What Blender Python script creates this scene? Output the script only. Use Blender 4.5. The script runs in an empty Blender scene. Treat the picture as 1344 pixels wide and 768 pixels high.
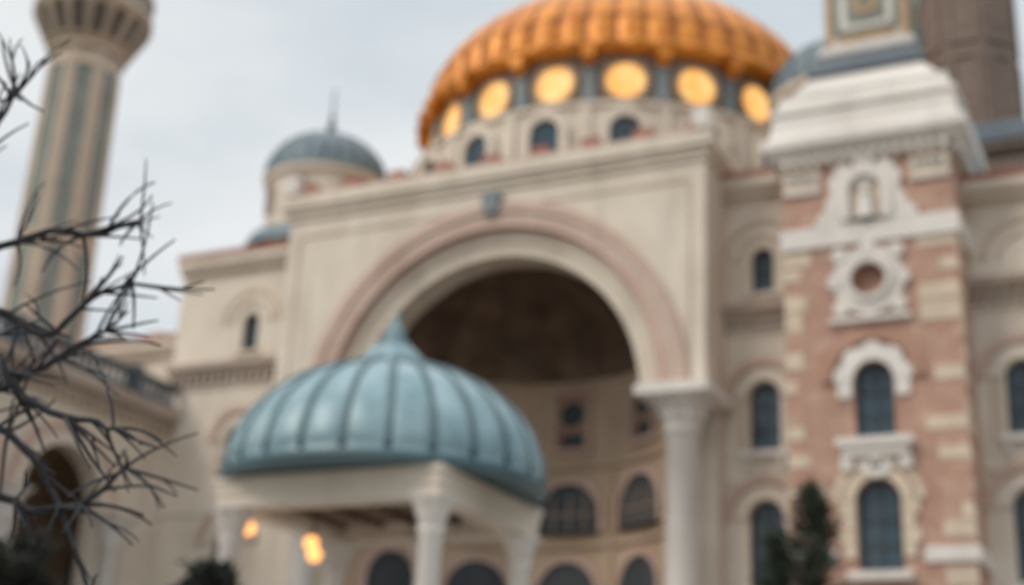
import bpy, math, random
from mathutils import Vector, Matrix
from mathutils.geometry import tessellate_polygon
import bmesh
random.seed(11)
pi=math.pi
scn=bpy.context.scene
scn.view_settings.view_transform='Standard'
scn.view_settings.look='None'
scn.view_settings.exposure=0

# ---------------------------------------------------------------- materials
def mat(name,c1,c2,scale=0.6,rough=0.8,metal=0.0,bump=0.12,fine=8.0,dirt=(0.16,0.13,0.11),dirtamt=0.24):
    m=bpy.data.materials.new(name); m.use_nodes=True
    nt=m.node_tree; N=nt.nodes; L=nt.links
    p=N['Principled BSDF']; p.inputs['Roughness'].default_value=rough; p.inputs['Metallic'].default_value=metal
    tc=N.new('ShaderNodeTexCoord')
    n1=N.new('ShaderNodeTexNoise'); n1.inputs['Scale'].default_value=scale; n1.inputs['Detail'].default_value=4
    L.new(tc.outputs['Object'],n1.inputs['Vector'])
    r=N.new('ShaderNodeValToRGB'); r.color_ramp.elements[0].position=0.35; r.color_ramp.elements[1].position=0.68
    r.color_ramp.elements[0].color=(*c1,1); r.color_ramp.elements[1].color=(*c2,1)
    L.new(n1.outputs['Fac'],r.inputs['Fac'])
    mp=N.new('ShaderNodeMapping'); mp.inputs['Scale'].default_value=(1.2,1.2,0.22)
    L.new(tc.outputs['Object'],mp.inputs['Vector'])
    n2=N.new('ShaderNodeTexNoise'); n2.inputs['Scale'].default_value=1.0; n2.inputs['Detail'].default_value=6
    L.new(mp.outputs['Vector'],n2.inputs['Vector'])
    r2=N.new('ShaderNodeValToRGB'); r2.color_ramp.elements[0].position=0.48; r2.color_ramp.elements[1].position=0.78
    r2.color_ramp.elements[0].color=(0,0,0,1); r2.color_ramp.elements[1].color=(dirtamt,)*3+(1,)
    L.new(n2.outputs['Fac'],r2.inputs['Fac'])
    mx=N.new('ShaderNodeMixRGB'); mx.inputs['Color2'].default_value=(*dirt,1)
    L.new(r2.outputs['Color'],mx.inputs['Fac']); L.new(r.outputs['Color'],mx.inputs['Color1'])
    L.new(mx.outputs['Color'],p.inputs['Base Color'])
    n3=N.new('ShaderNodeTexNoise'); n3.inputs['Scale'].default_value=fine; n3.inputs['Detail'].default_value=3
    L.new(tc.outputs['Object'],n3.inputs['Vector'])
    b=N.new('ShaderNodeBump'); b.inputs['Strength'].default_value=bump; b.inputs['Distance'].default_value=0.05
    L.new(n3.outputs['Fac'],b.inputs['Height']); L.new(b.outputs['Normal'],p.inputs['Normal'])
    return m
def brickmat(name,c1,c2,mortar,patch=None):
    m=mat(name,c1,c2,scale=1.2)
    nt=m.node_tree; N=nt.nodes; L=nt.links
    tc=N.new('ShaderNodeTexCoord'); sx=N.new('ShaderNodeSeparateXYZ'); L.new(tc.outputs['Object'],sx.inputs[0])
    ad=N.new('ShaderNodeMath'); ad.operation='ADD'; L.new(sx.outputs[0],ad.inputs[0]); L.new(sx.outputs[1],ad.inputs[1])
    cb=N.new('ShaderNodeCombineXYZ'); L.new(ad.outputs[0],cb.inputs[0]); L.new(sx.outputs[2],cb.inputs[1])
    bt=N.new('ShaderNodeTexBrick'); bt.inputs['Scale'].default_value=1.0
    bt.inputs['Brick Width'].default_value=0.42; bt.inputs['Row Height'].default_value=0.16; bt.inputs['Mortar Size'].default_value=0.012
    bt.inputs['Color1'].default_value=(*c1,1); bt.inputs['Color2'].default_value=(*c2,1); bt.inputs['Mortar'].default_value=(*mortar,1)
    L.new(cb.outputs[0],bt.inputs['Vector'])
    mx=[n for n in N if n.type=='MIX_RGB'][0]
    n=N.new('ShaderNodeMixRGB'); n.inputs['Fac'].default_value=0.6
    r=[x for x in N if x.type=='VALTORGB'][0]
    L.new(r.outputs['Color'],n.inputs['Color1']); L.new(bt.outputs['Color'],n.inputs['Color2'])
    out=n.outputs['Color']
    if patch:
        nz=N.new('ShaderNodeTexNoise'); nz.inputs['Scale'].default_value=1.7; nz.inputs['Detail'].default_value=3
        L.new(tc.outputs['Object'],nz.inputs['Vector'])
        rr=N.new('ShaderNodeValToRGB'); rr.color_ramp.elements[0].position=.5; rr.color_ramp.elements[1].position=.66
        rr.color_ramp.elements[0].color=(0,0,0,1); rr.color_ramp.elements[1].color=(.7,.7,.7,1)
        L.new(nz.outputs['Fac'],rr.inputs['Fac'])
        q=N.new('ShaderNodeMixRGB'); q.inputs['Color2'].default_value=(*patch,1)
        L.new(rr.outputs['Color'],q.inputs['Fac']); L.new(out,q.inputs['Color1']); out=q.outputs['Color']
    L.new(out,mx.inputs['Color1'])
    return m
def emis(name,c1,c2,st):
    m=bpy.data.materials.new(name); m.use_nodes=True
    N=m.node_tree.nodes; L=m.node_tree.links; p=N['Principled BSDF']
    tc=N.new('ShaderNodeTexCoord'); n=N.new('ShaderNodeTexNoise'); n.inputs['Scale'].default_value=1.3
    L.new(tc.outputs['Object'],n.inputs['Vector'])
    r=N.new('ShaderNodeValToRGB'); r.color_ramp.elements[0].position=.35; r.color_ramp.elements[1].position=.65
    r.color_ramp.elements[0].color=(*c1,1); r.color_ramp.elements[1].color=(*c2,1)
    L.new(n.outputs['Fac'],r.inputs['Fac']); L.new(r.outputs['Color'],p.inputs['Emission Color'])
    p.inputs['Emission Strength'].default_value=st; p.inputs['Base Color'].default_value=(.2,.13,.06,1); p.inputs['Roughness'].default_value=.5
    return m
STONE=mat('cream_stone',(.61,.525,.43),(.71,.625,.53))
WARM=mat('warm_stone',(.50,.40,.31),(.58,.48,.38))
WHITE=mat('white_stone',(.66,.61,.56),(.76,.71,.66))
PINK=mat('pink_stone',(.49,.345,.28),(.57,.42,.35))
ROSE_BRICK=mat('rose_brick_arch',(.36,.19,.135),(.44,.26,.19))  # rose brick colour, for tower arches and apse window backs
RED=mat('red_clay',(.30,.11,.075),(.40,.17,.125),scale=2)
BRICK=brickmat('salmon_brick',(.36,.185,.13),(.46,.27,.20),(.50,.40,.33),patch=(.54,.37,.28))
QUOIN=mat('quoin_stone',(.56,.45,.34),(.66,.55,.43),scale=1.4)
GLASS=mat('window_glass',(.02,.04,.055),(.045,.085,.115),rough=.14,bump=.03,fine=2)
FRAME=mat('window_frame',(.04,.05,.06),(.06,.07,.08))
DARKST=mat('shaded_fresco',(.095,.060,.040),(.21,.135,.09),scale=.9)  # brown fresco, with the semi-dome's shadow painted into the tone
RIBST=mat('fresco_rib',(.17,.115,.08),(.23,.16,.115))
NICHE=mat('niche_plaster',(.47,.345,.24),(.57,.43,.315))
LEAD=mat('lead_roof',(.10,.15,.175),(.155,.21,.235),rough=.5,scale=1.5)
SLATE=mat('dark_slate_band',(.06,.08,.10),(.09,.115,.14),rough=.5)
GREY=mat('bluegrey_pilaster',(.17,.205,.215),(.24,.27,.28))
TEAL=mat('verdigris_copper',(.15,.25,.285),(.28,.39,.425),scale=1.6,rough=.42,dirt=(.08,.15,.17),dirtamt=.5,metal=.1)
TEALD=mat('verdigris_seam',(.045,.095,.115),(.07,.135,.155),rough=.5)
GOLD=mat('gilded_orange_tiles',(.58,.18,.012),(.76,.29,.025),scale=1.5,rough=.42,dirt=(.28,.075,.01),dirtamt=.5,metal=.2)
GOLDD=mat('gilded_seam',(.28,.08,.01),(.40,.125,.015),rough=.5)
DRUM=mat('drum_stone',(.31,.225,.185),(.40,.31,.26))
COURSE=mat('greybrown_course',(.36,.28,.23),(.45,.365,.305))  # grey-brown, darker than the wall stone
BROWN=brickmat('brown_brick',(.17,.12,.095),(.23,.17,.135),(.25,.20,.17))
GREENP=mat('greygreen_panel',(.18,.20,.18),(.25,.27,.235))
RECESS_SHADE=mat('corbel_recess_shade',(.10,.085,.072),(.14,.12,.10))  # dark colour standing in for the shade inside the corbel scallops
OCHRE=mat('ochre_mosaic',(.42,.27,.15),(.48,.34,.21),scale=3)
GLOW=emis('lit_window',(1,.43,.09),(1,.60,.22),1.12)
LAMP=emis('lamp_glow',(1,.36,.09),(1,.45,.14),2.2)
IRON=mat('dark_iron',(.02,.02,.022),(.04,.04,.04),rough=.5)
BARK=mat('dark_bark',(.014,.014,.018),(.03,.028,.032),scale=12,bump=.5)
LEAF=mat('conifer_needles',(.018,.03,.018),(.045,.06,.032),scale=3)
LEAF2=mat('dark_foliage',(.012,.016,.013),(.03,.034,.024),scale=3)
PAVE=brickmat('paving_slabs',(.26,.24,.215),(.32,.30,.27),(.14,.13,.12))
GROUND=mat('grass_earth',(.05,.06,.03),(.09,.085,.05),scale=.3)

# ---------------------------------------------------------------- mesh helpers
class B:
    def __init__(s): s.v=[]; s.f=[]
    def add(s,vs,fs):
        o=len(s.v); s.v+= [tuple(p) for p in vs]; s.f+=[tuple(i+o for i in f) for f in fs]
    def box(s,x0,x1,y0,y1,z0,z1):
        s.add([(x0,y0,z0),(x1,y0,z0),(x1,y1,z0),(x0,y1,z0),(x0,y0,z1),(x1,y0,z1),(x1,y1,z1),(x0,y1,z1)],
              [(0,3,2,1),(4,5,6,7),(0,1,5,4),(1,2,6,5),(2,3,7,6),(3,0,4,7)])
    def lathe(s,prof,cx,cy,n=32,a0=0,a1=2*pi,rf=None,sx=1,sy=1):
        full=abs(a1-a0-2*pi)<1e-6; m=n if full else n+1
        vs=[];fs=[]
        for (r,z) in prof:
            for i in range(m):
                a=a0+(a1-a0)*i/n
                rr=r*(rf(a,z) if rf else 1)
                vs.append((cx+rr*math.cos(a)*sx,cy+rr*math.sin(a)*sy,z))
        for k in range(len(prof)-1):
            for i in range(n):
                j=(i+1)%m
                fs.append((k*m+i,k*m+j,(k+1)*m+j,(k+1)*m+i))
        s.add(vs,fs)
    def sq(s,prof,cx,cy):
        vs=[];fs=[]
        for h,z in prof: vs+=[(cx-h,cy-h,z),(cx+h,cy-h,z),(cx+h,cy+h,z),(cx-h,cy+h,z)]
        for k in range(len(prof)-1):
            for i in range(4):
                j=(i+1)%4; fs.append((4*k+i,4*k+j,4*k+4+j,4*k+4+i))
        e=4*(len(prof)-1); fs+=[(0,3,2,1),(e,e+1,e+2,e+3)]
        s.add(vs,fs)
    def fbox(s,f,u0,u1,w0,w1,d0,d1):
        c=[f(u,w,d) for d in (d0,d1) for (u,w) in ((u0,w0),(u1,w0),(u1,w1),(u0,w1))]
        s.add(c,[(0,1,2,3),(4,5,6,7),(0,1,5,4),(1,2,6,5),(2,3,7,6),(3,0,4,7)])
    def strip(s,f,A,C,d0,d1,closed=True):
        n=len(A); vs=[f(u,w,d1) for u,w in A]+[f(u,w,d1) for u,w in C]+[f(u,w,d0) for u,w in A]+[f(u,w,d0) for u,w in C]
        fs=[]
        for i in range(n if closed else n-1):
            j=(i+1)%n
            fs+=[(i,j,n+j,n+i),(i,j,2*n+j,2*n+i),(n+i,n+j,3*n+j,3*n+i)]
        if not closed:
            for i in (0,n-1): fs.append((i,n+i,3*n+i,2*n+i))
        s.add(vs,fs)
    def ring(s,f,cu,cw,r0,r1,d0,d1,a0=0,a1=pi,n=36):
        full=abs(a1-a0-2*pi)<1e-6
        m=n if full else n+1
        A=[(cu+r1*math.cos(a0+(a1-a0)*i/n),cw+r1*math.sin(a0+(a1-a0)*i/n)) for i in range(m)]
        C=[(cu+r0*math.cos(a0+(a1-a0)*i/n),cw+r0*math.sin(a0+(a1-a0)*i/n)) for i in range(m)]
        s.strip(f,A,C,d0,d1,full)
    def wall(s,f,outer,holes,d=0,reveal=.3):
        loops=[outer]+holes
        tris=tessellate_polygon([[Vector((u,w,0)) for u,w in l] for l in loops])
        flat=[p for l in loops for p in l]
        s.add([f(u,w,d) for u,w in flat],[tuple(t) for t in tris])
        for l in holes:
            n=len(l)
            s.add([f(u,w,d) for u,w in l]+[f(u,w,d-reveal) for u,w in l],[(i,(i+1)%n,n+(i+1)%n,n+i) for i in range(n)])
    def poly(s,f,loop,d):
        tris=tessellate_polygon([[Vector((u,w,0)) for u,w in loop]])
        s.add([f(u,w,d) for u,w in loop],[tuple(t) for t in tris])
    def tube(s,pts,rad,n=6):
        pts=[Vector(p) for p in pts]; vs=[];fs=[]
        for i,p in enumerate(pts):
            t=(pts[min(i+1,len(pts)-1)]-pts[max(i-1,0)]).normalized()
            a=t.cross(Vector((.3,.5,.81))).normalized(); b=t.cross(a)
            for k in range(n):
                an=2*pi*k/n; vs.append(p+(a*math.cos(an)+b*math.sin(an))*rad[i])
        for i in range(len(pts)-1):
            for k in range(n):
                j=(k+1)%n; fs.append((i*n+k,i*n+j,(i+1)*n+j,(i+1)*n+k))
        fs.append(tuple(range(n)))
        s.add(vs,fs)
    def done(s,name,m,parent,smooth=False,fix=True):
        if not s.v: return None
        me=bpy.data.meshes.new(name); me.from_pydata(s.v,[],s.f)
        if fix:
            bm=bmesh.new(); bm.from_mesh(me); bmesh.ops.recalc_face_normals(bm,faces=bm.faces); bm.to_mesh(me); bm.free()
        me.materials.append(m)
        if smooth:
            for p in me.polygons: p.use_smooth=True
        o=bpy.data.objects.new(name,me); scn.collection.objects.link(o)
        if parent: o.parent=parent
        return o
def empty(name):
    e=bpy.data.objects.new(name,None); scn.collection.objects.link(e); return e
def archloop(cu,w0,w1,wd,n=14):
    r=wd/2; z=w1-r
    return [(cu-r,w0),(cu+r,w0)]+[(cu+r*math.cos(pi*i/n),z+r*math.sin(pi*i/n)) for i in range(n+1)]
def circ(cu,cw,r,n=24): return [(cu+r*math.cos(2*pi*i/n),cw+r*math.sin(2*pi*i/n)) for i in range(n)]
def front(y0): return lambda u,w,d:(u,y0-d,w)
def right(x0): return lambda u,w,d:(x0+d,u,w)
def radial(cx,cy,R,a):
    ca,sa=math.cos(a),math.sin(a)
    return lambda u,w,d:(cx+ca*(R+d)-sa*u,cy+sa*(R+d)+ca*u,w)
def glazing(G,F,f,cu,w0,w1,wd,d):
    G.poly(f,archloop(cu,w0,w1,wd),d)
    t=.03
    F.fbox(f,cu-t,cu+t,w0,w1,d,d+.06)
    z=w0+.7
    while z<w1-wd*.35:
        F.fbox(f,cu-wd/2,cu+wd/2,z-t,z+t,d,d+.05); z+=.7
    a=archloop(cu,w0,w1,wd); b=archloop(cu,w0+.08,w1-.08,wd-.16)
    F.strip(f,a,b,d,d+.08)
def dentils(b,f,u0,u1,w0,w1,d,step=.42,wd=.2):
    n=int((u1-u0)/step)
    for i in range(n+1):
        u=u0+(u1-u0)*(i+.5)/(n+1); b.fbox(f,u-wd/2,u+wd/2,w0,w1,0,d)

# ================================================================ MOSQUE
mosque=empty('domed_mosque')
stone,warm,white,pink,red,glass,frame,course=B(),B(),B(),B(),B(),B(),B(),B()
f0=front(0); CU,CZ=-7.3,13.6
n=48
arc=[(CU+5.95*math.cos(pi*i/n),CZ+5.95*math.sin(pi*i/n)) for i in range(n+1)]
stone.wall(f0,[(-15.4,13.6),(-15.4,20.9),(0,20.9),(0,13.6)]+arc,[])
stone.add([(0,0,13.6),(0,2,13.6),(0,2,20.9),(0,0,20.9)],[(0,1,2,3)])
stone.add([(-15.4,0,13.6),(-15.4,2,13.6),(-15.4,2,20.9),(-15.4,0,20.9)],[(0,1,2,3)])
stone.box(-1.35,0,.003,2,13.55,13.6); stone.box(-15.4,-13.25,.003,2,13.55,13.6)
pink.ring(f0,CU,CZ,6.45,6.8,0,.16,n=64)
stone.ring(f0,CU,CZ,6.3,6.45,0,.06,n=64)
pink.ring(f0,CU,CZ,5.95,6.3,-.4,.1,n=64)
pink.ring(f0,CU,CZ,5.80,5.95,-.4,-.06,n=64)
stone.ring(f0,CU,CZ,5.5,5.80,-.9,-.24,n=64)
stone.ring(f0,CU,CZ,5.1,5.5,-1.5,-.36,n=64)
warm.fbox(f0,-14.95,-14.85,13.7,20.2,0,.035); warm.fbox(f0,-.55,-.45,13.7,20.2,0,.035)
warm.fbox(f0,-14.85,-.55,20.2,20.3,0,.035)
key=B(); key.add([f0(u,w,d) for d in (0,.32) for u,w in ((CU-.24,20.0),(CU+.24,20.0),(CU+.33,20.7),(CU-.33,20.7))],
 [(0,1,2,3),(4,5,6,7),(0,1,5,4),(1,2,6,5),(2,3,7,6),(3,0,4,7)]); key.done('keystone',GREY,mosque)
for h0,h1,p in ((20.9,21.1,.1),(21.1,21.3,.18),(21.3,21.75,.3)):
    stone.box(-15.4-p,p,-p,8.5,h0,h1)
pink.box(-15.5,.1,-.12,8.3,21.75,21.92)
red.box(-15.2,-.2,.3,.75,21.92,22.15)
for i in range(9):
    x=-14.9+i*1.82; red.box(x-.3,x+.3,.1,.7,22.0,22.33)
white.box(-.35,.2,-.25,.3,21.92,22.55); white.box(-15.65,-15.1,-.25,.3,21.92,22.55)
def column(bs,bc,x,y,z0,zc,r,ztop,hw):
    bs.lathe([(r*1.5,z0),(r*1.5,z0+.3),(r*1.2,z0+.35),(r*1.25,z0+.55),(r,z0+.7),(r*.95,zc-.15),(r*1.15,zc-.1),(r*1.15,zc)],x,y,28)
    h=ztop-zc
    bc.lathe([(r*.98,zc),(r*1.15,zc+h*.25),(r*1.35,zc+h*.3),(r*1.2,zc+h*.34),(r*1.45,zc+h*.6),(r*1.65,zc+h*.64),(r*1.45,zc+h*.68),(r*1.9,zc+h*.92)],x,y,28,
        rf=lambda a,z:1+.07*math.cos(a*8))
    bc.sq([(hw*.85,ztop-h*.12),(hw,ztop-h*.02),(hw,ztop)],x,y)
shaft,cap=B(),B()
for x in (-.82,-13.78):
    column(shaft,cap,x,.35,.6,12.35,.5,13.25,1.0)
    cap.box(x-1.15,x+1.1,-.72,1.9,13.25,13.55); shaft.sq([(.85,0),(.85,.6)],x,.35)
    stone.box(x-.5,x+.75,1.3,1.95,0,13.24)
shaft.done('marble_columns',WHITE,mosque,True); cap.done('capitals',WHITE,mosque)
# ---- apse niche
niche,nd=B(),B()
NX,NY,NR=CU,1.5,5.6
niche.lathe([(NR,0),(NR,16.1)],NX,NY,64,0,pi)
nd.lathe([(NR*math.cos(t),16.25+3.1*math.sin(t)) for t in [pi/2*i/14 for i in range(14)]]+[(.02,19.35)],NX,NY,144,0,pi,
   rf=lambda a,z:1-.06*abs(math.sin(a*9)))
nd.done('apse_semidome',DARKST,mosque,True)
rb=B()
for k in range(19):
    a=pi*k/18
    rb.tube([(NX+(NR-.09)*math.cos(t)*math.cos(a),NY+(NR-.09)*math.cos(t)*math.sin(a)+.02,16.25+3.01*math.sin(t)) for t in [pi/2*i/10 for i in range(9)]],[.06]*9,5)
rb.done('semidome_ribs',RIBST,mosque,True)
niche.lathe([(NR,16.05),(NR-.18,16.1),(NR-.18,16.28),(NR,16.3)],NX,NY,64,0,pi)
niche.lathe([(NR,13.0),(NR-.12,13.03),(NR-.12,13.2),(NR,13.25)],NX,NY,64,0,pi)
niche.lathe([(NR,10.2),(NR-.12,10.23),(NR-.12,10.4),(NR,10.45)],NX,NY,64,0,pi)
nf,npk,npl,nrec=B(),B(),B(),B()
for k in range(-2,3):
    a=pi/2-k*math.radians(34)
    f=radial(NX,NY,NR,a); g=lambda u,w,d,f=f:f(u,w,-d)
    a1=[(-.78,13.6),(.78,13.6),(.78,16.0),(-.78,16.0)]; a2=[(-.6,13.8),(.6,13.8),(.6,15.8),(-.6,15.8)]
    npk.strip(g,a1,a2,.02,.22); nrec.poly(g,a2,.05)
    npl.ring(g,0,15.05,.5,.58,.06,.17,0,2*pi)
    nf.poly(g,circ(0,15.05,.5),.1); nf.poly(g,[(-.42,13.85),(.42,13.85),(.42,14.35),(-.42,14.35)],.09)
    A=archloop(0,10.75,12.8,2.8,20); C=archloop(0,10.75,12.5,2.3,20); npk.strip(g,A,C,.02,.32)
    nf.poly(g,C,.16)
    for q in (-.6,0,.6): npl.fbox(g,q-.02,q+.02,10.75,12.1,.16,.2)
    npl.fbox(g,-1.1,1.1,11.4,11.44,.16,.2)
    A=archloop(0,6.2,10.0,2.6,20); C=archloop(0,6.2,9.75,2.2,20); npk.strip(g,A,C,.02,.3); nf.poly(g,C,.16)
    A=archloop(0,.3,5.6,2.3,20); C=archloop(0,.3,5.3,1.85,20); npk.strip(g,A,C,.02,.3); nf.poly(g,C,.16)
    h=radial(NX,NY,NR,a-math.radians(17)); hh=lambda u,w,d,h=h:h(u,w,-d)
    npl.fbox(hh,-.1,.1,10.45,13.0,0,.12); npl.fbox(hh,-.1,.1,0,10.2,0,.12)
niche.done('apse_wall',NICHE,mosque,True); nf.done('apse_windows',FRAME,mosque); npk.done('apse_window_surrounds',PINK,mosque); npl.done('apse_trim',NICHE,mosque); nrec.done('apse_window_recesses',ROSE_BRICK,mosque)
# ---- wings
f2=front(2)
def wing_windows(xs,upper,hol,f,base=0):
    for x in xs:
        if upper:
            hol.append(archloop(x,17.0,18.5,.7)); glazing(glass,frame,f,x,17.0,18.5,.7,-.28)
            stone.ring(f,x,18.15,.75,.95,0,.1); warm.ring(f,x,18.15,1.15,1.28,0,.06)
            stone.fbox(f,x-.55,x+.55,16.85,16.98,0,.15)
        hol.append(archloop(x,12.0,14.15,.95)); glazing(glass,frame,f,x,12.0,14.15,.95,-.3)
        stone.ring(f,x,13.67,.5,.85,0,.09); pink.ring(f,x,13.67,1.0,1.25,0,.12)
        white.fbox(f,x-.75,x+.75,11.8,11.98,0,.2); white.fbox(f,x-.6,x-.45,11.5,11.8,0,.14); white.fbox(f,x+.45,x+.6,11.5,11.8,0,.14)
        warm.fbox(f,x-.85,x-.6,12.0,13.6,0,.05); warm.fbox(f,x+.6,x+.85,12.0,13.6,0,.05)
        hol.append(archloop(x,7.9,10.5,1.05)); glazing(glass,frame,f,x,7.9,10.5,1.05,-.3)
        stone.ring(f,x,9.97,.56,.9,0,.09); pink.ring(f,x,9.97,1.05,1.3,0,.12)
        white.fbox(f,x-.75,x+.75,7.65,7.88,0,.25)
        hol.append(archloop(x,3.0,6.0,1.2)); glazing(glass,frame,f,x,3.0,6.0,1.2,-.3)
def wing(x0,x1,top,xs,upper,f,b=stone):
    hol=[]; wing_windows(xs,upper,hol,f)
    b.wall(f,[(x0,0),(x1,0),(x1,top),(x0,top)],hol,0,.35)
    course.fbox(f,x0,x1,16.38,16.6,0,.40); warm.fbox(f,x0,x1,16.2,16.38,0,.22); dentils(course,f,x0,x1,15.85,16.2,.2,.36,.17)
    stone.fbox(f,x0,x1,15.7,15.82,0,.08)
    stone.fbox(f,x0,x1,11.0,11.12,0,.06)
    stone.fbox(f,x0,x1,top-.45,top-.2,0,.25); stone.fbox(f,x0,x1,top-.2,top+.1,0,.45)
    red.fbox(f,x0,x1,top+.1,top+.28,-.4,.5)
wing(-.3,2.6,20.7,[1.2],True,f2)
wing(-21.6,-15.1,20.7,[-18.2],True,f2)
wing(7.1,22,19.5,[8.6,11.6,14.6,17.6,20.5],False,f2)
for x in (8.9,11.9,14.9): warm.ring(f2,x,17.3,1.0,1.2,0,.08); warm.ring(f2,x,17.3,.6,.72,0,.06)
f4=front(4)
wing(-34,-21.5,18.4,[-23.8,-26.8,-29.8],False,f4)
stone.box(-21.6,-21.3,2.02,26,0,20.7); stone.box(21.7,22,2.02,26,0,19.5); stone.box(-34,22,25.7,26.0,0,18.3); stone.box(-34,-33.7,4.02,25.6,0,18.4)
roof=B(); roof.box(-21.3,2.5,2.2,25.6,20.3,20.5); roof.box(-15.3,-.1,.1,8.2,20.95,21.05)
roof.done('flat_roof',LEAD,mosque)
rr=B(); rr.add([(7.2,1.7,19.75),(22,1.7,19.75),(22,9,21.6),(7.2,9,21.6),(22,25.6,19.8),(7.2,25.6,19.8)],[(0,1,2,3),(3,2,4,5)])
rr.add([(2.55,8,20.5),(7.2,8,20.5),(7.2,8,21.6),(2.55,8,21.6)],[(0,1,2,3)])
rr.done('lead_pitched_roof',LEAD,mosque)
lr=B(); lr.add([(-34,3.6,18.7),(-21.6,3.6,18.7),(-21.6,12,20.2),(-34,12,20.2),(-21.6,25.6,18.5),(-34,25.6,18.5)],[(0,1,2,3),(3,2,4,5)])
lr.done('clay_tile_roof',RED,mosque)
for i in range(6):
    x=-32.8+i*2.1; stone.box(x-.35,x+.35,3.9,4.4,18.68,19.0)
# ---- left forward arcade wing (faces +x)
fr=right(-21.4)
hol=[]
for c in (-2.9,-8.3,-13.7):
    hol.append(archloop(c,.3,12.5,3.7,24))
    pink.ring(fr,c,10.65,2.3,2.6,0,.14); stone.ring(fr,c,10.65,1.85,2.3,-.2,.08)
stone.wall(fr,[(-18,0),(1.98,0),(1.98,14.6),(-18,14.6)],hol,0,.7)
stone.box(-30,-21.41,-18.2,-17.9,0,14.6)
for h0,h1,p in ((14.2,14.5,.25),(14.5,14.9,.5)): course.box(-30,-21.4+p,-18-p,1.95,h0,h1)
dentils(warm,fr,-18,1.9,13.9,14.2,.2)
inn=B(); inn.box(-27.2,-27,-17.8,3.9,0,14.1); inn.done('arcade_back_wall',NICHE,mosque)
ceil=B(); ceil.box(-27,-21.9,-17.8,3.9,13.3,13.5); ceil.done('arcade_ceiling',NICHE,mosque)
ad=B()
for c in (-15,-12,-9,-6,-3,0): ad.poly(right(-26.99),archloop(c,.1,10.8,1.6),.0)
ad.done('arcade_doors',FRAME,mosque)
bal=B()
for i in range(56):
    y=-17.9+i*.355; bal.lathe([(.09,14.9),(.14,15.1),(.07,15.35),(.11,15.6)],-21.15,y,6)
bal.box(-21.3,-21.0,-18.2,1.9,15.6,15.82); bal.box(-21.32,-20.98,-18.2,1.9,14.9,15.0)
for y in (-18,-12,-6.3,-.5): bal.box(-21.4,-20.9,y-.25,y+.25,14.9,15.95)
bal.done('balustrade',SLATE,mosque)
cs,cc=B(),B()
for y in (-.55,-5.6,-11.0): column(cs,cc,-21.1,y,.3,9.6,.36,10.5,.62)
cs.done('arcade_columns',WHITE,mosque,True); cc.done('arcade_capitals',WHITE,mosque)
# ---- great dome and drum
DX,DY=-7.2,10.9
drum=B(); drum.lathe([(8.5,20.5),(8.5,24.9),(8.65,24.95),(8.65,25.1)],DX,DY,108); drum.done('lower_drum',STONE,mosque)
dr=B(); dr.lathe([(8.65,25.1),(7.9,25.45),(7.75,25.5)],DX,DY,108); dr.done('drum_sloped_ledge',STONE,mosque)
up=B(); up.lathe([(7.7,25.45),(7.7,27.45)],DX,DY,108); up.done('upper_drum',DRUM,mosque)
pil,corb,glow,gring,dk,sc=B(),B(),B(),B(),B(),B()
NW=19
for k in range(NW):
    a=math.radians(-67.3+360/NW*k); f=radial(DX,DY,7.7,a); hs=pi/NW
    glow.poly(f,circ(0,26.3,.70,28),.12); gring.ring(f,0,26.3,.70,.86,0,.2,0,2*pi,28)
    g=radial(DX,DY,8.5,a)
    dk.poly(g,archloop(0,22.6,24.5,1.1,16),.08)
    sc.strip(g,archloop(0,22.6,24.85,1.75,16),archloop(0,22.6,24.5,1.1,16),.02,.24)
    h=radial(DX,DY,7.7,a+hs)
    pil.fbox(h,-.22,.22,25.5,27.2,0,.30)
    corb.fbox(h,-.24,.24,27.05,27.5,.1,.72); corb.fbox(h,-.18,.18,26.85,27.05,.1,.5)
    h=radial(DX,DY,8.5,a+hs); sc.fbox(h,-.2,.2,20.6,25.0,0,.12)
pil.done('drum_pilasters',GREY,mosque); corb.done('gilded_corbels',GOLD,mosque); glow.done('lit_round_windows',GLOW,mosque)
gring.done('round_window_rings',OCHRE,mosque); dk.done('drum_arched_windows',GLASS,mosque); sc.done('drum_arch_surrounds',STONE,mosque)
gd=B(); NRB=46
gd.lathe([(7.7,27.4),(8.35,27.45),(8.4,27.6),(8.4,27.75),(8.2,27.8),(8.2,27.95)]+[(8.2*math.cos(t),27.95+5.1*math.sin(t)) for t in [pi/2*i/30 for i in range(1,30)]]+[(.03,33.05)],
   DX,DY,NRB*8,rf=lambda a,z:1-(.022 if z>27.79 else 0)*(abs(math.cos(a*NRB/2))**3)-(.012*(math.sin(a*NRB)) if z<27.76 and z>27.42 else 0))
gd.done('golden_dome',GOLD,mosque,True)
gs=B()
for k in range(NRB):
    a=(2*k+0)*pi/NRB
    pts=[];rad=[]
    for i in range(15):
        t=pi/2*i/15; pts.append((DX+8.06*math.cos(t)*math.cos(a),DY+8.06*math.cos(t)*math.sin(a),27.95+5.03*math.sin(t))); rad.append(.085)
    gs.tube(pts,rad,5)
R=8.15*math.cos(.2); z=27.95+5.1*math.sin(.2)
gs.lathe([(R+.04,z-.04),(R+.06,z),(R+.0,z+.05)],DX,DY,108)
gs.done('dome_seams',GOLDD,mosque)
fin=B(); fin.lathe([(.5,32.9),(.35,33.4),(.6,33.8),(.2,34.2),(.35,34.6),(.08,35),(.03,36.6)],DX,DY,16); fin.done('dome_finial',GOLD,mosque,True)
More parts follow.
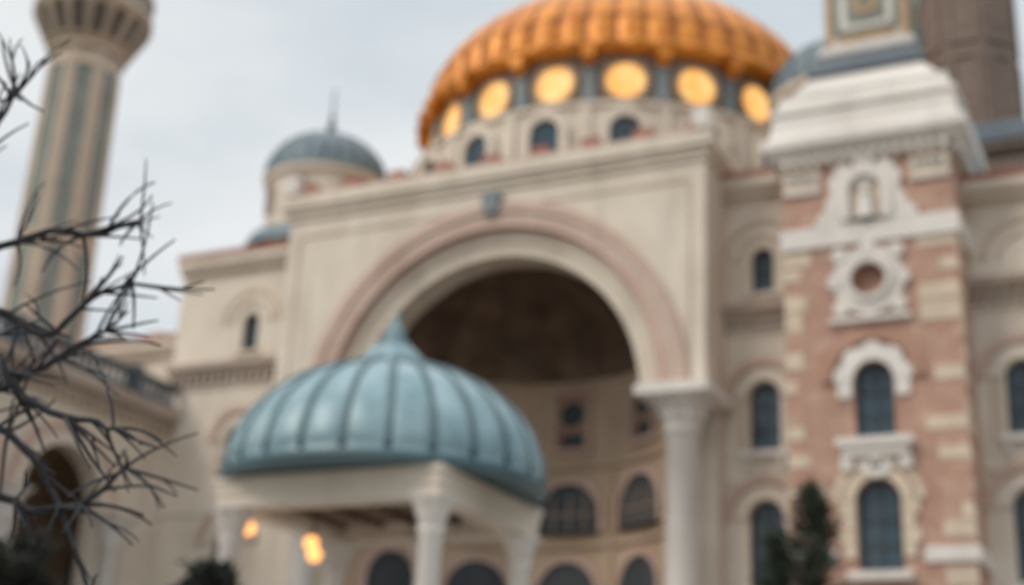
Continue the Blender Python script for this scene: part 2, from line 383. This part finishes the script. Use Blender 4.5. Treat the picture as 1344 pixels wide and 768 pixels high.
# ---- small lead domes
def small_dome(cx,cy,par,top=26.0,zb=20.4):
    b=B(); b.lathe([(2.35,zb),(2.35,top-.35),(2.55,top-.3),(2.6,top-.05),(2.45,top)],cx,cy,48); b.done('small_drum',STONE,par)
    k=B(); k.lathe([(3.3,zb+2.0),(3.2,zb+2.1),(2.95,zb+2.7),(2.36,zb+3.0)],cx,cy,48); k.done('skirt_roof',LEAD,par)
    k=B(); k.lathe([(3.1,zb),(3.1,zb+2.0)],cx,cy,8); k.done('octagon_base',STONE,par)
    d=B(); d.lathe([(2.62,top-.05),(2.66,top+.05)]+[(2.58*math.cos(t),top+.08+2.1*math.sin(t)) for t in [pi/2*i/14 for i in range(14)]]+[(.02,top+2.18)],cx,cy,144,
      rf=lambda a,z:1-.02*(abs(math.cos(a*12))**8)); d.done('small_dome',LEAD,par,True)
    r=B()
    for q in range(24):
        a=q*pi/12; r.tube([(cx+2.6*math.cos(t)*math.cos(a),cy+2.6*math.cos(t)*math.sin(a),top+.08+2.11*math.sin(t)) for t in [pi/2*i/10 for i in range(10)]],[.03]*10,4)
    r.lathe([(.35,top+2.05),(.3,top+2.35),(.12,top+2.5),(.22,top+2.75),(.06,top+3.0),(.13,top+3.2),(.05,top+3.4),(.03,top+4.6)],cx,cy,12)
    r.done('small_dome_ribs_finial',SLATE,par)
    w=B();s=B()
    for q in range(8):
        f=radial(cx,cy,2.35,q*pi/4+.2); w.poly(f,archloop(0,top-1.75,top-.65,.5),.03); s.strip(f,archloop(0,top-1.85,top-.5,.8),archloop(0,top-1.75,top-.65,.5),0,.1)
    w.done('small_drum_windows',SLATE,par); s.done('small_drum_surrounds',WARM,par)
small_dome(-19.1,7.2,mosque); small_dome(2.7,7.4,mosque)
stone.done('stone_walls',STONE,mosque); warm.done('mouldings',WARM,mosque); white.done('white_trim',WHITE,mosque); course.done('string_courses',COURSE,mosque)
pink.done('pink_arch_bands',PINK,mosque); red.done('clay_coping',RED,mosque); glass.done('window_panes',GLASS,mosque); frame.done('window_bars',FRAME,mosque)

# ================================================================ BRICK TOWER
tower=empty('brick_bell_tower')
tb,tw,tq,tc,tg,tf,tp,ts=B(),B(),B(),B(),B(),B(),B(),B()
X0,X1=2.42,7.34; TC=4.88; TY=2.46
h=[archloop(TC,11.6,13.85,1.1),archloop(TC,8.0,10.5,1.2),circ(TC,16.3,.5),archloop(TC,3.2,6.2,1.2)]
tb.wall(f0,[(X0,0),(X1,0),(X1,20.2),(X0,20.2)],h,0,.35)
for a,b2 in (((X1,0),(X1,4.92)),((X0,0),(X0,4.92)),((X0,4.92),(X1,4.92))):
    tb.add([(a[0],a[1],0),(b2[0],b2[1],0),(b2[0],b2[1],20.2),(a[0],a[1],20.2)],[(0,1,2,3)])
glazing(tg,tf,f0,TC,11.6,13.85,1.1,-.3); glazing(tg,tf,f0,TC,8.0,10.5,1.2,-.3); glazing(tg,tf,f0,TC,3.2,6.2,1.2,-.3)
tp.poly(f0,circ(TC,16.3,.5),-.2)
tw.ring(f0,TC,13.3,.56,1.0,0,.12)
for i in range(9):
    a=pi*(i+.5)/9
    if i%2==0: tw.ring(f0,TC,13.3,1.0,1.1,0,.10,a-pi/18,a+pi/18,3)
tp.ring(f0,TC,13.3,1.17,1.42,0,.14)
tw.fbox(f0,TC-1.0,TC-.6,12.8,13.3,0,.1); tw.fbox(f0,TC+.6,TC+1.0,12.8,13.3,0,.1)
tw.fbox(f0,TC-1.05,TC+1.05,11.38,11.58,0,.4); tw.fbox(f0,TC-.9,TC+.9,11.1,11.38,0,.28)
for q in (-.8,0,.8): tw.fbox(f0,TC+q-.16,TC+q+.16,10.75,11.1,0,.2)
tw.ring(f0,TC,10.95,.1,.45,0,.2,pi,2*pi,12)
for q in range(9): tw.fbox(f0,TC-.92+q*.2,TC-.82+q*.2,11.58,11.62,.26,.36)
tq.ring(f0,TC,9.9,.62,.95,0,.12); tq.ring(f0,TC,9.9,1.02,1.25,0,.08)
for s_ in (-1,1):
    for z in range(4):
        w=.32 if z%2 else .18
        a,b2=sorted((TC+s_*.62,TC+s_*(.62+w+.15))); tq.fbox(f0,a,b2,8.35+z*.39,8.72+z*.39,0,.1)
tw.fbox(f0,TC-.85,TC+.85,7.75,7.98,0,.3)
for z0,z1,p in ((8.2,8.62,.1),(17.4,18.05,.12)):
    if z0<9:
        tw.fbox(f0,X0-.05,TC-1.15,z0,z1,0,p); tw.fbox(f0,TC+1.15,X1+.1,z0,z1,0,p)
    else: tw.fbox(f0,X0-.05,X1+.12,z0,z1,0,p)
    tw.fbox(right(X1),.0,4.9,z0,z1,0,p)
tw.ring(f0,TC,16.25,.5,.66,0,.26,0,2*pi); tw.ring(f0,TC,16.25,.66,1.02,0,.14,0,2*pi)
for q in range(8):
    a=q*pi/4; R_=.95 if q%2==0 else 1.14
    tw.ring(f0,TC+R_*math.cos(a),16.25+R_*math.sin(a),.0,.22,0,.17+.004*q,0,2*pi,14)
tw.fbox(f0,TC-1.15,TC+1.15,15.0,15.14,0,.19)
A=archloop(TC,18.1,19.75,1.5,16); C=archloop(TC,18.1,19.5,.95,16)
tw.strip(f0,A,C,0,.22); ts.poly(f0,C,.02)
for q in (-.3,-.15,0,.15,.3): tw.add([f0(TC,19.0,.06),f0(TC+q-.05,19.4,.12),f0(TC+q+.05,19.4,.12)],[(0,1,2)])
tw.lathe([(.02,19.2),(.14,19.15),(.16,19.0),(.1,18.9),(.2,18.8),(.24,18.4),(.3,18.12)],TC,-.05,12)
for i,(z,w) in enumerate(((18.22,1.3),(18.6,1.1),(18.95,.95),(19.3,1.0),(19.65,.8))):
    for s_ in (-1,1):
        tw.ring(f0,TC+s_*(w-.2),z+.05,0,.27,0,.13+.006*i+.003*s_,0,2*pi,14)
tw.fbox(f0,TC-1.45,TC-.5,18.05,18.32,0,.125); tw.fbox(f0,TC+.5,TC+1.45,18.05,18.32,0,.125)
tw.ring(f0,TC,19.85,0,.3,.0,.2,0,2*pi,14)
for x0,x1 in ((X0+.05,TC-1.3),(TC+1.3,X1-.05)):
    tq.fbox(f0,x0,x1,19.2,20.15,0,.07)
    for q in range(5):
        xx=x0+.15+q*(x1-x0-.3)/4; tw.ring(f0,xx,19.65,.06,.15,.07,.12,0,2*pi,10)
    tw.fbox(f0,x0,x1,19.15,19.26,.05,.12)
z=8.75
while z<17.2:
    hh=random.uniform(.34,.6)
    for s_,xe in ((1,X0-.0),(-1,X1)):
        w=random.choice((.3,.5,.65,.8,1.1)); zz=z+random.uniform(0,.2)
        a,b2=sorted((xe,xe+s_*w))
        if random.random()<.68: tq.fbox(f0,a,b2,zz,zz+hh-.03,0,.025)
    if random.random()<.4:
        x=random.uniform(X0+.6,X1-.9)
        if abs(x+.2-TC)>1.75: tq.fbox(f0,x,x+.45,z,z+.3,0,.018)
    w=random.choice((.5,.8)); tq.fbox(right(X1),.0,w,z,z+hh-.03,0,.025)
    z+=hh+random.choice((0,.2,.4))
for i in range(14):
    z=.3+i*.56; w=.8 if i%2 else .5
    for a,b2 in ((X0,X0+w),(X1-w,X1)): tq.fbox(f0,a,b2,z,z+.5,0,.03)
dentils(tc,f0,X0,X1,20.0,20.25,.3,.34,.17); dentils(tc,right(X1),0,4.9,20.0,20.25,.3,.34,.17)
tc.sq([(2.46,20.2),(2.75,20.32),(2.8,20.45),(2.98,20.55),(2.98,20.85),(2.82,20.95),(2.72,21.15),(2.68,21.7),(2.76,21.78),(2.76,21.95),(2.58,22.05),(2.48,22.35),(2.5,22.5),(2.25,22.62),(2.0,22.95),(1.75,23.3),(1.65,23.45)],TC,TY)
sl=B(); sl.sq([(1.75,23.42),(1.8,23.5),(1.62,23.85),(1.55,24.2)],TC,TY); sl.done('flashing',SLATE,tower)
tc.sq([(1.32,24.15),(1.45,24.3),(1.45,24.55),(1.28,24.65),(1.28,31),(1.6,31.2),(1.7,31.6)],TC,TY)
fp=front(TY-1.28); fq=right(TC+1.28)
pn,po=B(),B()
for f,c in ((fp,TC),(fq,TY)):
    pn.strip(f,[(c-1.0,25.0),(c+1.0,25.0),(c+1.0,30.5),(c-1.0,30.5)],[(c-.85,25.15),(c+.85,25.15),(c+.85,30.35),(c-.85,30.35)],0,.08)
    pn.fbox(f,c-.6,c+.6,25.4,26.6,.0,.05); po.ring(f,c,26.0,.2,.4,.05,.1,0,2*pi); pn.fbox(f,c-.6,c+.6,27.2,30.0,0,.05)
    po.fbox(f,c-1.28,c-1.05,24.7,30.9,0,.04); po.fbox(f,c+1.05,c+1.28,24.7,30.9,0,.04)
    po.fbox(f,c-.9,c+.9,24.75,24.95,0,.05)
pn.done('turret_panels',GREENP,tower); po.done('turret_mosaic',OCHRE,tower)
td=B(); td.lathe([(1.6*math.cos(t),31.6+1.8*math.sin(t)) for t in [pi/2*i/10 for i in range(11)]],TC,TY,32); td.done('turret_dome',LEAD,tower,True)
tb.done('brick_walls',BRICK,tower); tw.done('white_trim',WHITE,tower); tq.done('quoins',QUOIN,tower); tc.done('cornice_and_attic',WHITE,tower)
tg.done('window_panes',GLASS,tower); tf.done('window_bars',FRAME,tower); tp.done('brick_arches',ROSE_BRICK,tower); ts.done('shell_niche_back',WARM,tower)

# ================================================================ MINARETS
def minaret(name,cx,cy,r,zbal,body,panel,zb,rt,recess_shade,br=1.78):
    e=empty(name)
    b=B(); b.lathe([(r*1.5,0),(r*1.5,zb-2),(r*1.35,zb-1.6),(r*1.05,zb),(r,zb+.3),(r*rt,zbal)],cx,cy,8,a0=pi/8,a1=2*pi+pi/8)
    p=B();q=B()
    for k in range(8):
        a=k*pi/4; ap=math.cos(pi/8)
        def f(u,w,d,a=a):
            rr=(r+(r*rt-r)*(w-zb)/(zbal-zb))*ap+d
            return (cx+math.cos(a)*rr-math.sin(a)*u,cy+math.sin(a)*rr+math.cos(a)*u,w)
        hw=r*.23
        for z0,z1 in [(zb+1,zb+6),(zb+6.7,zbal-1.2)]:
            p.fbox(f,-hw,hw,z0,z1,0,.02); q.strip(f,[(-hw-.12,z0-.12),(hw+.12,z0-.12),(hw+.12,z1+.12),(-hw-.12,z1+.12)],[(-hw+.06,z0+.06),(hw-.06,z0+.06),(hw-.06,z1-.06),(-hw+.06,z1-.06)],0,.10)
            p.fbox(f,-hw*.4,hw*.4,z0+.5,z1-.5,.02,.05)
    R1=r*br
    b.lathe([(r*rt*1.02,zbal-.3),(r*rt*1.08,zbal-.2),(r*rt*1.08,zbal),(r*rt*1.02,zbal+.1)],cx,cy,32)
    c=B()
    prof=[(r*rt,0),(r*rt+.25*(R1-r*rt),.5),(r*rt+.5*(R1-r*rt),1.1),(r*rt+.82*(R1-r*rt),1.75),(R1,2.1)]
    c.lathe([(R_,zbal+z) for R_,z in prof],cx,cy,64)
    c.lathe([(R1,zbal+2.1),(R1*1.03,zbal+2.15),(R1*1.03,zbal+2.4),(R1*.97,zbal+2.45),(R1*.97,zbal+3.3),(R1*1.02,zbal+3.35),(R1*1.02,zbal+3.55),(R1*.9,zbal+3.55),(R1*.9,zbal+2.4),(.5,zbal+2.4)],cx,cy,48)
    def rad_at(z):
        for (r0,z0),(r1,z1) in zip(prof,prof[1:]):
            if z<=z1: return r0+(r1-r0)*(z-z0)/(z1-z0)
        return R1
    dk2=B(); rm=rad_at(1.2); hw=rm*math.sin(pi/16)
    for k in range(16):
        a=k*pi/8+.1
        def f(u,w,d,a=a):
            rr=rad_at(w-zbal)+d; sc_=rr/rm
            return (cx+math.cos(a)*rr-math.sin(a)*u*sc_,cy+math.sin(a)*rr+math.cos(a)*u*sc_,w)
        A=archloop(0,zbal+.25,zbal+2.0,hw*1.9,10); C=archloop(0,zbal+.35,zbal+1.85,hw*1.35,10)
        c.strip(f,A,C,-.1,.16); dk2.poly(f,C,.05)  # dark sheet paints the shade within each scallop
    dk3=B()
    for k in range(24):
        f=radial(cx,cy,R1*.97,k*pi/12); dk3.fbox(f,-.22,.22,zbal+2.6,zbal+3.2,-.05,.03)
    b.lathe([(r*.72,zbal+2.4),(r*.72,zbal+9),(r*.9,zbal+9.3),(r*.9,zbal+9.6)],cx,cy,16)
    cone=B(); cone.lathe([(r*.95,zbal+9.6),(r*.5,zbal+12),(.03,zbal+15.5)],cx,cy,16); cone.done('conical_cap',LEAD,e,True)
    b.done('shaft',body,e); c.done('balcony',body,e); dk2.done('balcony_recess_shade',recess_shade,e); dk3.done('parapet_panels',panel,e); p.done('inset_panels',panel,e); q.done('panel_mouldings',body,e)
    return e
minaret('minaret',-36.4,9.7,2.05,37.0,WARM,GREENP,20,.88,RECESS_SHADE,1.42)
minaret('minaret',6.3,14.5,1.9,46,BROWN,BROWN,24,.95,RECESS_SHADE)
tr=B(); tr.sq([(2.6,20),(2.6,25.2),(2.9,25.3),(2.9,25.6)],6.3,14.5)
m2=bpy.data.objects['minaret.001']; tr.done('square_base',BROWN,m2)
tr=B(); tr.sq([(3.0,25.6),(2.2,26.5),(1.9,26.9)],6.3,14.5); tr.done('base_roof',SLATE,m2)

# ================================================================ GAZEBO
gz=empty('domed_gazebo')
gx,gy=-.2,-17.2; hx,hy=2.15,1.85
ent,gc,gcap=B(),B(),B()
def rect_frame(b,ox,oy,w,z0,z1):
    b.box(gx-ox,gx+ox,gy-oy,gy-oy+w,z0,z1); b.box(gx-ox,gx+ox,gy+oy-w,gy+oy,z0,z1)
    b.box(gx-ox,gx-ox+w,gy-oy+w,gy+oy-w,z0,z1); b.box(gx+ox-w,gx+ox,gy-oy+w,gy+oy-w,z0,z1)
rect_frame(ent,hx,hy,.45,6.2,6.40); rect_frame(ent,hx+.03,hy+.03,.55,6.40,6.60); rect_frame(ent,hx+.07,hy+.07,.6,6.60,6.70)
cl=B(); cl.box(gx-hx+.1,gx+hx-.1,gy-hy+.1,gy+hy-.1,6.5,6.56)
for q in range(-2,3): cl.box(gx+q*.8-.06,gx+q*.8+.06,gy-hy+.5,gy+hy-.5,6.38,6.5)
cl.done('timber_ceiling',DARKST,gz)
for x,y in ((gx-1.93,gy-1.63),(gx+1.93,gy-1.63),(gx-1.93,gy+1.63),(gx+1.93,gy+1.63),(gx,gy+1.63)):
    column(gc,gcap,x,y,.6,5.75,.19,6.2,.31)
gc.done('columns',WHITE,gz,True); gcap.done('capitals',WHITE,gz); ent.done('entablature',STONE,gz)
base=B(); base.box(gx-3,gx+3,gy-2.7,gy+2.7,0.008,.3); base.box(gx-2.7,gx+2.7,gy-2.4,gy+2.4,.3,.6); base.done('stepped_base',WHITE,gz)
sx,sy=1.03,.96; R=2.78
dp=[(R*.98,6.71),(R+.04,6.75),(R+.04,6.86),(R*.985,6.91)]
dp+=[(R*.985*math.cos(t)**.92,6.92+2.06*math.sin(t)) for t in [pi/2*i/26 for i in range(1,23)]]
dome=B(); NG=24
dome.lathe(dp+[(.58,8.98),(.5,9.1)],gx,gy,NG*8,rf=lambda a,z:1+.028*(abs(math.sin(a*NG/2))**.7) if z>6.95 else 1,sx=sx,sy=sy)
dome.done('copper_dome',TEAL,gz,True)
seam=B()
for k in range(NG):
    a=2*pi*k/NG
    pts=[(gx+(r_+.01)*math.cos(a)*sx,gy+(r_+.01)*math.sin(a)*sy,z+.01) for r_,z in dp[3:]]+[(gx+.6*math.cos(a),gy+.6*math.sin(a)*sy,9.0)]
    seam.tube(pts,[.065]*len(pts),5)
seam.lathe([(R+.05,6.73),(R+.09,6.80),(R+.05,6.87)],gx,gy,96,sx=sx,sy=sy)
seam.lathe([(.64,8.9),(.68,8.97),(.6,9.04)],gx,gy,32)
seam.done('standing_seams',TEALD,gz,True)
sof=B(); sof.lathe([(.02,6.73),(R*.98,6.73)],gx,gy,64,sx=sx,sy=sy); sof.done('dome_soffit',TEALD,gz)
fn=B(); fn.lathe([(.66,8.95),(.6,9.12),(.45,9.3),(.30,9.42),(.24,9.46)],gx,gy,96,rf=lambda a,z:1+.06*math.cos(a*12))
fn.lathe([(.3,9.45),(.3,9.5),(.14,9.56),(.2,9.66),(.17,9.76),(.07,9.84),(.09,9.9),(.03,9.98),(.01,10.2)],gx,gy,20); fn.done('finial',TEAL,gz,True)

def globe(x,y,z,r,zt=6.49):
    e=empty('globe_lamp')
    g=B(); g.lathe([(max(.001,r*math.sin(t)),z-r*math.cos(t)) for t in [pi*i/14 for i in range(15)]],x,y,20); g.done('glass_globe',LAMP,e,True)
    s=B(); s.tube([(x,y,z+r),(x,y,zt)],[.01,.01],5); s.lathe([(.05,z+r-.01),(.04,z+r+.05),(.01,z+r+.07)],x,y,10); s.done('stem',IRON,e)
    return e
globe(-2.15,-18.35,5.98,.125)
globe(-.86,-18.3,5.68,.125); globe(-.98,-18.0,5.54,.125)

# ================================================================ TREES
F=Vector((-.448,.894,0)); Rr=Vector((.894,.448,0)); C0=Vector((12.74,-38.35,0))
random.seed(23)
bt=B()
def W(x,z,y=4.0): p=C0+F*y+Rr*x; return Vector((p.x,p.y,z))
def curve(p0,p1,bend,n=6):
    m=(p0+p1)/2+bend; return [p0*(1-t)**2+m*2*t*(1-t)+p1*t*t for t in [i/n for i in range(n+1)]]
bt.tube([W(-2.5,0,4.2),W(-2.45,.8,4.2),W(-2.4,1.6,4.15),W(-2.38,2.4,4.1),W(-2.3,3.2,4.1),W(-2.2,4.2,4.1),W(-2.1,5.0,4.1)],[.13,.11,.095,.08,.06,.035,.01],10)
limbs=[[(-2.4,2.3),(-1.95,2.5),(-1.62,2.68),(-1.46,2.76),(-1.34,2.85),(-1.24,2.92)],
 [(-2.3,2.9),(-1.9,3.05),(-1.66,3.15),(-1.46,3.24),(-1.32,3.24),(-1.18,3.29)],
 [(-2.36,2.6),(-1.9,2.98),(-1.6,2.98),(-1.42,2.90),(-1.30,3.02),(-1.18,3.08)],
 [(-2.4,2.1),(-1.9,2.5),(-1.58,2.62),(-1.40,2.52),(-1.27,2.34),(-1.17,2.12)],
 [(-2.3,3.1),(-1.95,3.28),(-1.74,3.40),(-1.70,3.56),(-1.64,3.72)],
 [(-2.4,2.0),(-1.9,2.3),(-1.54,2.40),(-1.34,2.36),(-1.20,2.41),(-1.12,2.50)],
 [(-2.35,2.5),(-1.9,2.78),(-1.6,2.84),(-1.45,2.70),(-1.28,2.64),(-1.17,2.62)]]
def twig(p,d,l,r):
    q=p+d*l; b=Vector((random.uniform(-1,1),random.uniform(-1,1),random.uniform(-.2,1)))*l*.2
    pts=curve(p,q,b,6); bt.tube(pts,[r*(1-.55*i/6) for i in range(7)],5); return pts
for li,L_ in enumerate(limbs):
    y0=random.uniform(4.1,4.7)
    k_=y0/4.15
    P=[W(x*(1+(k_-1)*min(1,i/2)),1.6+(z-1.6)*(1+(k_-1)*min(1,i/2)),4.15+(y0-4.15)*min(1,i/2)) for i,(x,z) in enumerate(L_)]
    pts=[]
    for i in range(len(P)-1):
        a=P[max(i-1,0)];b=P[i];c=P[i+1];d=P[min(i+2,len(P)-1)]
        for t in (0,.25,.5,.75):
            pts.append(.5*((2*b)+(c-a)*t+(2*a-5*b+4*c-d)*t*t+(3*b-a-3*c+d)*t**3)+Vector((random.gauss(0,.005),0,random.gauss(0,.005))))
    pts.append(P[-1]); n=len(pts)
    bt.tube(pts,[.014*(1-i/n)**.8+.0055 for i in range(n)],7)
    for i in range(int(n*.35),n):
        fan=5 if (i%5==0 or i==n-1) else (1 if i%2 else 0)
        for q in range(fan):
            tan=(pts[min(i+1,n-1)]-pts[max(i-1,0)]).normalized()
            d=(tan*random.uniform(.1,1.2)+Vector((random.uniform(-.6,.6),random.uniform(-.6,.6),random.uniform(-.8,.6)))).normalized()
            tp_=twig(pts[i],d,random.uniform(.12,.30),random.uniform(.005,.008))
            if random.random()<.3:
                d2=(d+Vector((random.uniform(-.5,.5),random.uniform(-.5,.5),random.uniform(-.5,.5)))).normalized()
                twig(tp_[3],d2,random.uniform(.08,.16),.005)
bt.done('bare_tree',BARK,None,True,False)

def conifer(name,x,y,h,r,nl=9000):
    e=empty(name); t=B(); t.tube([(x,y,0),(x,y,h*.5),(x,y,h*.97)],[.14,.08,.01],8)
    l=B()
    br=[]
    for i in range(190):
        z=h*(.12+.86*(i/190)); a=random.uniform(0,2*pi); ln=r*(1-(z/h))**.6*random.uniform(.6,1.25)+.1
        p0=Vector((x,y,z)); p1=p0+Vector((math.cos(a)*ln,math.sin(a)*ln,ln*.45)); br.append((p0,p1)); t.tube([p0,p1],[.02,.004],4)
    for i in range(nl):
        p0,p1=random.choice(br); s=random.random()**.6
        p=p0.lerp(p1,s)+Vector((random.gauss(0,.07),random.gauss(0,.07),random.gauss(0,.07)))
        d=Vector((random.uniform(-1,1),random.uniform(-1,1),random.uniform(-.3,1))).normalized(); c=d.cross(Vector((random.random(),random.random(),random.random()))).normalized()
        ln=random.uniform(.07,.16); w=.024
        l.add([p-c*w,p+c*w,p+d*ln],[(0,1,2)])
    t.done('trunk_and_limbs',BARK,e,False,False); l.done('needles',LEAF,e,False,False)
conifer('conifer_tree',6.6,-14.0,7.25,.95,13000)
conifer('conifer_tree',5.85,-13.6,6.5,.75,9000)
def shrub(name,x,y,h,r,n=9000):
    e=empty(name); t=B(); l=B()
    for i in range(9):
        a=i*.7; t.tube([(x,y,0),(x+.1*math.cos(a),y+.1*math.sin(a),h*.4),(x+r*.7*math.cos(a),y+r*.7*math.sin(a),h-r*.8)],[.07,.05,.015],6)
    t.tube([(x,y,0),(x,y,h*.5),(x,y,h-.4)],[.12,.09,.02],8)
    cl_=[Vector((random.gauss(0,1),random.gauss(0,1),random.gauss(0,1))).normalized()*r*random.uniform(.3,.8) for _ in range(60)]
    c0=Vector((x,y,h-r))
    for i in range(n):
        p=c0+random.choice(cl_)+Vector((random.gauss(0,.14),random.gauss(0,.14),random.gauss(0,.12)))*r
        d=Vector((random.uniform(-1,1),random.uniform(-1,1),random.uniform(-1,1))).normalized(); c=d.cross(Vector((.3,.8,random.random()))).normalized()
        l.add([p,p+d*.06+c*.035,p+d*.13,p+d*.06-c*.035],[(0,1,2,3)])
    t.done('trunk_and_limbs',BARK,e,False,False); l.done('leaves',LEAF2,e,False,False)
shrub('leafy_tree',0.45,-22.6,4.65,.5,9000)
shrub('leafy_tree',-2.2,-23.6,5.0,.8,12000)

# ================================================================ GROUND
g=B(); g.add([(-900,-900,0),(900,-900,0),(900,900,0),(-900,900,0)],[(0,1,2,3)]); g.done('ground',GROUND,None,False,False)
pv=B(); pv.add([(-40,-60,.004),(40,-60,.004),(40,1.9,.004),(-40,1.9,.004)],[(0,1,2,3)]); o=pv.done('paved_plaza',PAVE,None,False,False)
kb=B(); kb.box(40,40.2,-60,30,0,.12); kb.box(-40.2,-40,-60,30,0,.12); kb.box(-40,40,-60.2,-60,0,.12); kb.done('kerb',WHITE,None)

# ================================================================ LIGHT / SKY
w=bpy.data.worlds.new('World'); scn.world=w; w.use_nodes=True
N=w.node_tree.nodes; L=w.node_tree.links; bg=N['Background']; bg.inputs['Strength'].default_value=.1
sky=N.new('ShaderNodeTexSky'); sky.sky_type='NISHITA'; sky.sun_disc=False; sky.sun_elevation=math.radians(42); sky.sun_rotation=math.radians(212)
tc_=N.new('ShaderNodeTexCoord'); mp=N.new('ShaderNodeMapping'); mp.inputs['Scale'].default_value=(1,1,2.2); L.new(tc_.outputs['Generated'],mp.inputs['Vector'])
nz=N.new('ShaderNodeTexNoise'); nz.inputs['Scale'].default_value=2.8; nz.inputs['Detail'].default_value=6; nz.inputs['Roughness'].default_value=.5; L.new(mp.outputs['Vector'],nz.inputs['Vector'])
cr=N.new('ShaderNodeValToRGB'); cr.color_ramp.elements[0].position=.36; cr.color_ramp.elements[1].position=.62
cr.color_ramp.elements[0].color=(6.5,7.2,7.7,1); cr.color_ramp.elements[1].color=(9.0,9.2,9.2,1)
L.new(nz.outputs['Fac'],cr.inputs['Fac'])
mx=N.new('ShaderNodeMixRGB'); mx.inputs['Fac'].default_value=.9; L.new(sky.outputs['Color'],mx.inputs['Color1']); L.new(cr.outputs['Color'],mx.inputs['Color2'])
sp=N.new('ShaderNodeSeparateXYZ'); L.new(tc_.outputs['Generated'],sp.inputs[0])
mr=N.new('ShaderNodeMapRange'); mr.inputs['From Min'].default_value=.55; mr.inputs['From Max'].default_value=1; mr.inputs['To Min'].default_value=1; mr.inputs['To Max'].default_value=2.4
L.new(sp.outputs[2],mr.inputs['Value'])
vm=N.new('ShaderNodeVectorMath'); vm.operation='SCALE'; L.new(mx.outputs['Color'],vm.inputs[0]); L.new(mr.outputs['Result'],vm.inputs['Scale'])
L.new(vm.outputs['Vector'],bg.inputs['Color'])
sd=bpy.data.lights.new('sun','SUN'); sd.energy=1.5; sd.angle=math.radians(20); sd.color=(1,.90,.78)
so=bpy.data.objects.new('sun',sd); scn.collection.objects.link(so)
el=math.radians(42); r=math.radians(212); dirv=Vector((math.sin(r)*math.cos(el),math.cos(r)*math.cos(el),math.sin(el)))
so.rotation_euler=(-dirv).to_track_quat('-Z','Y').to_euler(); so.location=(0,-30,60)

# ================================================================ CAMERA
cam=bpy.data.cameras.new('camera'); co=bpy.data.objects.new('camera',cam); scn.collection.objects.link(co)
th=math.radians(20); rho=math.radians(2.75)
Zv=Vector((0,0,1)); fw=F*math.cos(th)+Zv*math.sin(th); U0=-F*math.sin(th)+Zv*math.cos(th)
Rc=Rr*math.cos(rho)+U0*math.sin(rho); Uc=U0*math.cos(rho)-Rr*math.sin(rho)
M=Matrix((Rc,Uc,-fw)).transposed().to_4x4(); M.translation=Vector((12.74,-38.35,1.6)); co.matrix_world=M
cam.lens=50; cam.sensor_width=36; cam.clip_start=.1; cam.clip_end=3000
cam.dof.use_dof=True; cam.dof.focus_distance=2.75; cam.dof.aperture_fstop=1.9; cam.dof.aperture_blades=0
scn.camera=co
